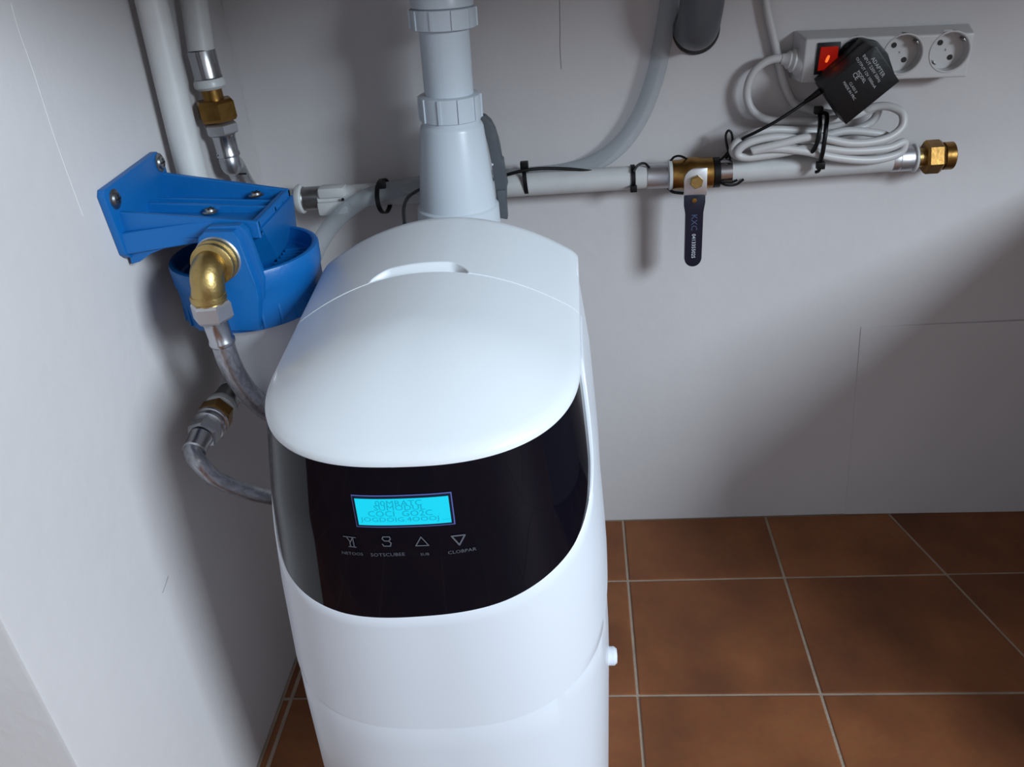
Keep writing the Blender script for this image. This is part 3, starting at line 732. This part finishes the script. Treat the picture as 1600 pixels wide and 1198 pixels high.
# grey drain elbow entering the back wall
ge = pY(1083, 42, 0)
de = thing('drain_elbow', 'grey drain pipe bending into the back wall through a black gasket', 'drain pipe', (ge.x, -.03, ge.z - .03))
rg = .0215
tube('elbow_tube', [(ge.x + .004, -.060, ge.z + .22), (ge.x + .003, -.060, ge.z + .09), (ge.x + .002, -.058, ge.z + .045), (ge.x + .0005, -.046, ge.z + .016), (ge.x, -.027, ge.z + .002), (ge.x, .03, ge.z)], rg, 'drain', de, 36, 10)
lathe('wall_gasket', (ge.x + .003, -.0002, ge.z - .003), (0, -1, 0), [(0, rg + .003), (.003, rg + .003), (.005, rg + .002), (.005, rg - .003)], 'rubber', de, 40)
sk = Vector((ge.x + .003, -.060, ge.z + .10))
lathe('elbow_socket', sk, (0, 0, -1), [(-.06, rg + .003), (.030, rg + .003), (.033, rg + .001)], 'drain', de, 36)

# translucent drain hose: down the wall, along the pipe and away behind the filter
hp = [Vector((.048, -.012, .858)), Vector((.050, -.012, .80)), pY(1050, -70, -.012), pY(1046, 0, -.012), pY(1036, 60, -.0115), pY(1024, 118, -.0115), pY(1002, 178, -.0125), pY(970, 225, -.014), pY(930, 254, -.014), pY(885, 268, -.013), pY(830, 274, -.0108), pY(770, 279, -.0108), pY(700, 285, -.022), pY(640, 291, -.045), pY(600, 300, -.053), pY(565, 313, -.056), pY(533, 336, -.056), pY(508, 366, -.058), pY(490, 400, -.07), pY(478, 445, -.09)]
tag(tube('drain_hose', hp, .0098, 'hose', None, 20, 12), 'translucent drain hose curving down the back wall beside the grey elbow', 'hose')

# ------------------------------------------------------------------ power strip
ZT = .6365; SB, SF = -.001, -.035
s_tl, s_tr, s_br, s_bl = pY(1262, 60, SF), pY(1518, 52, SF), pY(1516, 119, SF), pY(1249, 131, SF)
xs0, xs1 = (s_tl.x + s_bl.x) / 2, (s_tr.x + s_br.x) / 2
ang = math.atan2((s_tr.z - s_tl.z + s_br.z - s_bl.z) / 2, xs1 - xs0)
sh = (s_tl.z - s_bl.z + s_tr.z - s_br.z) / 4
cz = (s_tl.z + s_bl.z + s_tr.z + s_br.z) / 4; cxm = (xs0 + xs1) / 2; hl = (xs1 - xs0) / 2
def sp(u, v, y):       # strip-local: u along, v up
    return Vector((cxm + u * math.cos(ang) - v * math.sin(ang), y, cz + u * math.sin(ang) + v * math.cos(ang)))
ps = thing('power_strip', 'white three-socket power strip with lit red switch on the back wall', 'power strip', (cxm, SB, cz - sh))
bm = bmesh.new()
fb = [(-hl, -sh), (hl, -sh), (hl, sh), (-hl, sh)]; bb = [(-hl - .005, -sh - .001), (hl + .007, -sh - .001), (hl + .007, sh + .004), (-hl - .005, sh + .004)]
a = [bm.verts.new(sp(u, v, SB)) for u, v in bb]; b = [bm.verts.new(sp(u, v, SF)) for u, v in fb]
bm.faces.new(a[::-1]); bm.faces.new(b)
for i in range(4): bm.faces.new((a[i], a[(i + 1) % 4], b[(i + 1) % 4], b[i]))
bmesh.ops.bevel(bm, geom=list(bm.edges), offset=.0022, segments=3, affect='EDGES', profile=.6)
case = bm_to('strip_case', bm, 'strip', ps)
socks = [pY(1337, 89, SF), pY(1411, 85, SF), pY(1484, 81, SF)]
SR = .0196
cb = bmesh.new()
for s in socks: add_lathe(cb, (s.x, SF - .01, s.z), (0, 1, 0), [(0, SR), (.0235, SR)], 48)
cut = bm_to('cutter', cb, None)
md = case.modifiers.new('b', 'BOOLEAN'); md.object = cut; md.operation = 'DIFFERENCE'; md.solver = 'EXACT'
bpy.context.view_layer.update()
dg = bpy.context.evaluated_depsgraph_get(); me2 = bpy.data.meshes.new_from_object(case.evaluated_get(dg))
case.modifiers.clear(); case.data = me2
for p in me2.polygons: p.use_smooth = True
try: me2.set_sharp_from_angle(angle=math.radians(35))
except Exception: pass
bpy.data.objects.remove(cut)
for s in socks:
    cup = lathe('socket_well', (s.x, SF - .0004, s.z), (0, 1, 0), [(0, SR + .0006), (-.0004, SR - .0002), (.0004, SR - .0012), (.0128, SR - .0018), (.0130, .001)], 'strip', ps, 44, cap=False, ang=30)
    t = math.radians(-52)
    dxy = Vector((math.cos(t), 0, math.sin(t)))
    for sg in (-1, 1):
        lathe('pin_hole', Vector((s.x, SF + .0121, s.z)) + dxy * sg * .0095 + Vector((0, 0, .0)), (0, -1, 0), [(0, .0027), (.0002, .0026)], 'hole', cup, 16)
    e = Vector((math.cos(t + math.pi / 2), 0, math.sin(t + math.pi / 2)))
    for sg in (-1, 1):
        q = Vector((s.x, SF + .006, s.z)) + e * sg * (SR - .0032)
        bm = bmesh.new(); add_box(bm, (-.0019, -.0055, -.0008), (.0019, .0055, .0008), .0003)
        for v in bm.verts: v.co = q + dxy * v.co.x + Vector((0, v.co.y, 0)) + e * v.co.z
        bm_to('earth_clip', bm, 'darksteel', cup)
# switch
sw = [pY(1278, 67, SF - .0005), pY(1314, 65, SF - .0005), pY(1310, 112, SF - .0005), pY(1271, 117, SF - .0005)]
swf = prism('switch_frame', [(v.x, SF + .001, v.z) for v in sw], (0, -.003, 0), 'black', ps, .0006)
c = sum((Vector(v) for v in sw), Vector()) / 4
bm = bmesh.new(); iw = [c + (Vector(v) - c) * .74 for v in sw]
A = [bm.verts.new((v.x, SF - .001, v.z)) for v in iw]; tilt = [-.0055, -.0055, -.0028, -.0028]
B = [bm.verts.new((v.x, SF + t_, v.z)) for v, t_ in zip(iw, tilt)]
bm.faces.new(A[::-1]); bm.faces.new(B)
for i in range(4): bm.faces.new((A[i], A[(i + 1) % 4], B[(i + 1) % 4], B[i]))
bm_to('switch_rocker', bm, 'rocker', swf, smooth=False, label='lit red rocker')
nl = pY(1293, 92, SF - .0046); nd = Vector((.35, 0, .94)).normalized()
tube('neon_lamp', [nl - nd * .0035, nl, nl + nd * .0035], lambda t: .0009 + .0006 * math.sin(math.pi * t), 'neon', swf, 10, 4, label='glowing orange neon lamp')
# cable entry nose
ce0, ce1 = pY(1256, 97, -.018), pY(1228, 93, -.018)
lathe('cable_entry', ce0, ce1 - ce0, [(0, .017), (.004, .0165), (.008, .013), (.010, .0115), (.012, .012), (.015, .009), (.0165, .0095), (.020, .0062), (.024, .0052)], 'strip', ps, 28)
# cord: loop, then gathered figure of flat coils lying on the pipe
def c3(lst): return [pY(x, y, -d / 1000) for x, y, d in lst]
cord = c3([(1236, 94, 18), (1222, 91, 18), (1200, 95, 18), (1180, 110, 18), (1169, 132, 18), (1168, 155, 18), (1178, 175, 20), (1200, 187, 24), (1240, 189, 28), (1290, 188, 30),
           (1330, 181, 28), (1358, 172, 26), (1372, 168, 22), (1366, 186, 20), (1345, 200, 22), (1310, 208, 30), (1262, 205, 36), (1205, 203, 42), (1165, 212, 44), (1146, 230, 46), (1152, 243, 46), (1190, 241, 46),
           (1240, 228, 44), (1280, 215, 42), (1320, 205, 40), (1360, 207, 40), (1385, 213, 40), (1372, 224, 42), (1330, 228, 45), (1280, 224, 48), (1220, 214, 50), (1172, 222, 52), (1152, 238, 52), (1165, 246, 52), (1215, 240, 52),
           (1270, 231, 54), (1330, 236, 54), (1385, 232, 50), (1412, 222, 44), (1404, 240, 44), (1360, 250, 50), (1305, 246, 55), (1255, 236, 56), (1205, 232, 56), (1175, 236, 56),
           (1215, 226, 57), (1270, 214, 56), (1330, 224, 56), (1380, 218, 52), (1408, 200, 46), (1410, 178, 40), (1392, 167, 34), (1372, 166, 30), (1355, 171, 28), (1340, 178, 22), (1300, 178, 16), (1262, 170, 12), (1240, 160, 10), (1226, 132, 8), (1218, 100, 8), (1208, 55, 8), (1199, 15, 8), (1192, -40, 8)])
cord.append(Vector((cord[-1].x - .006, -.008, .76))); cord.append(Vector((cord[-1].x - .004, -.008, .858)))
tube('power_cord', cord, .0043, 'cable', ps, 12, 8)

# mains adapter plugged into the first socket
AF, AB = -.083, -.0375
ad = thing('power_adapter', 'black plug-in mains adapter hanging askew from the power strip', 'adapter', pY(1322, 195, AF))
ap = [pY(1286, 139, AF), pY(1364, 72, AF), pY(1370, 73, AF), pY(1406, 127, AF), pY(1322, 195, AF)]
bm = bmesh.new(); add_prism(bm, ap, (0, .033, 0)); bmesh.ops.bevel(bm, geom=list(bm.edges), offset=.0012, segments=2, affect='EDGES', profile=.6)
bm_to('adapter_case', bm, 'black', ad, ang=30)
bp_ = [pY(x, y, -.0515) for x, y in [(1276, 127), (1349, 61), (1372, 65), (1388, 84), (1402, 127), (1320, 190)]]
bm = bmesh.new(); add_prism(bm, bp_, (0, .0135, 0)); bmesh.ops.bevel(bm, geom=list(bm.edges), offset=.0015, segments=2, affect='EDGES', profile=.6)
bm_to('adapter_base', bm, 'black', ad, ang=30)
lathe('plug_body', (socks[0].x, AB - .001, socks[0].z), (0, 1, 0), [(0, .0150), (.012, .0148)], 'black', ad, 32)
U = (ap[1] - ap[0]).normalized(); V = (ap[0] - ap[4]).normalized()
def admap(px, py):
    o = pY(px, py, AF - .0004)
    return lambda u, v: o - V * u + U * v
for body, px, py, sz in (('ADAPTER', 1372, 105, .0052), ('INPUT 230V 50Hz', 1362, 107, .0042), ('OUTPUT 12V 1000mA', 1353, 114, .0038), ('MODEL', 1346, 120, .0042), ('CE', 1337, 119, .0062), ('CLASS II', 1333, 137, .0036), ('MADE IN PRC', 1327, 142, .0036)):
    put_text('adapter_print', body, sz, admap(px, py), 'label', ad)
wire = c3([(1276, 148, 60), (1262, 157, 58), (1240, 172, 60), (1212, 190, 62), (1180, 207, 60), (1160, 217, 48), (1148, 230, 30), (1140, 240, 22), (1134, 247, 20)])
tube('strain_relief', c3([(1282, 142, 62), (1270, 151, 60), (1258, 159, 59)]), lambda t: .0036 - .0014 * t, 'black', ad, 12, 4)
tube('adapter_lead', wire, .0017, 'tie', ad, 8, 8)

# ------------------------------------------------------------------ cable ties and black leads
def tie_ring(name, cx, label, r=.0145, wd=.0032, tail=None, head=(0, -1), lean=0, cy=PYY, cz_=PZZ, ky=1.0):
    t = thing(name, label, 'cable tie', (cx, cy, cz_ - r), 'black cable ties')
    bm = bmesh.new(); n = 36; rings = []
    for i in range(n):
        a_ = 2 * math.pi * i / n
        for_r = []
        for dr_, dx in ((0, -wd / 2), (.0012, -wd / 2), (.0012, wd / 2), (0, wd / 2)):
            rr_ = r + dr_; zz = math.sin(a_) * rr_
            for_r.append(bm.verts.new((cx + dx + lean * zz, cy + math.cos(a_) * rr_ * ky, cz_ + zz)))
        rings.append(for_r)
    for i in range(n):
        A_, B_ = rings[i], rings[(i + 1) % n]
        for k in range(4): bm.faces.new((A_[k], A_[(k + 1) % 4], B_[(k + 1) % 4], B_[k]))
    bm_to('tie_strap', bm, 'tie', t, ang=30)
    return t
t1_ = tie_ring('cable_tie', pY(599, 300, PYY - .014).x, 'black cable tie round pipe and hose by the white pipe clip', .0165, .0048, lean=-.12, cy=-.0430, cz_=PZZ + .0015, ky=1.9)
hq = pY(597, 289, -.074); box('tie_head', (hq.x - .004, -.0775, hq.z - .0035), (hq.x + .004, -.0715, hq.z + .0045), 'tie', t1_, .0008)
x2 = pY(820, 280, PYY - .014).x
t2_ = tie_ring('cable_tie', x2, 'black cable tie round pipe and hose right of the drain flare', .0175, .0046, lean=-.05, cy=-.0255, cz_=.5105)
box('tie_head', (x2 - .0045, -.0385, .5255), (x2 + .0045, -.031, .5335), 'tie', t2_, .001)
x3 = pY(990, 280, PYY - .014).x
t3_ = tie_ring('cable_tie', x3, 'black cable tie on the white pipe left of the ball valve', .0131, .0046)
box('tie_head', (x3 - .004, PYY - .0195, PZZ - .011), (x3 + .0035, PYY - .013, PZZ - .004), 'tie', t3_, .001)
tube('tie_tail', c3([(990, 268, 43), (997, 258, 40), (1007, 255, 36), (1015, 262, 36)]), .0014, 'tie', t3_, 6, 6)
x4 = pY(1122, 268, PYY - .014).x
t4_ = tie_ring('cable_tie', x4, 'black cable tie between the ball valve and the right-hand pipe', .0152, .0066)
tube('tie_tail', c3([(1124, 284, 40), (1135, 289, 44), (1150, 288, 44), (1162, 280, 44)]), .0014, 'tie', t4_, 6, 6)
tube('tie_tail', c3([(1128, 284, 43), (1142, 285, 44), (1152, 281, 44)]), .0012, 'tie', t4_, 6, 6)
tube('tie_tail', c3([(1047, 252, 30), (1054, 245, 34), (1064, 244, 34), (1076, 250, 30)]), .0013, 'tie', t4_, 6, 6)
tube('tie_tail', c3([(1044, 294, 34), (1052, 300, 40), (1068, 302, 42)]), .0016, 'tie', t4_, 6, 6)
t5_ = thing('cable_tie', 'black cable tie with two straps round the coiled white cord', 'cable tie', pY(1280, 268, PYY - .03), 'black cable ties')
for pts in ([(1279, 172, 36), (1281, 180, 44), (1281, 200, 62), (1277, 222, 64), (1270, 236, 60), (1262, 239, 48)], [(1284, 176, 36), (1292, 180, 50), (1290, 205, 64), (1286, 235, 65), (1281, 256, 56)]):
    tube('tie_strap', c3(pts), .0023, 'tie', t5_, 8, 8)
k1, k2 = pY(1279, 172, -.040), pY(1282, 258, -.056)
for k in (k1, k2):
    box('tie_head', (k.x - .0042, k.y - .004, k.z - .0038), (k.x + .0042, k.y + .004, k.z + .0038), 'tie', t5_, .001)
tube('tie_tail', c3([(1282, 260, 56), (1279, 267, 54), (1274, 269, 52)]), .0018, 'tie', t5_, 6, 4)
# loop of black lead beside the valve, lead along the pipe, lead into the softener
tag(tube('black_lead', c3([(1122, 252, 36), (1130, 246, 34), (1138, 236, 32), (1144, 222, 30), (1143, 208, 28), (1138, 204, 28), (1134, 212, 28), (1136, 228, 30), (1140, 244, 34), (1141, 250, 38)]), .0013, 'tie', None, 8, 8), 'small looped black lead rising above the pipe beside the valve', 'lead')
tag(tube('black_lead', c3([(775, 279, 44), (792, 273, 43), (820, 266, 42), (850, 263, 38), (890, 264, 34), (927, 267, 32)]), lambda t: .0019 - .0008 * max(0, t - .8) / .2, 'tie', None, 8, 8), 'straight black lead lying along the pipe right of the drain flare', 'lead')
tag(tube('black_lead', c3([(665, 292, 70), (650, 299, 90), (637, 309, 120), (631, 325, 170), (632, 345, 230), (634, 362, 262)]), .0019, 'tie', None, 8, 8), 'black lead bending down behind the softener left of the drain flare', 'lead')
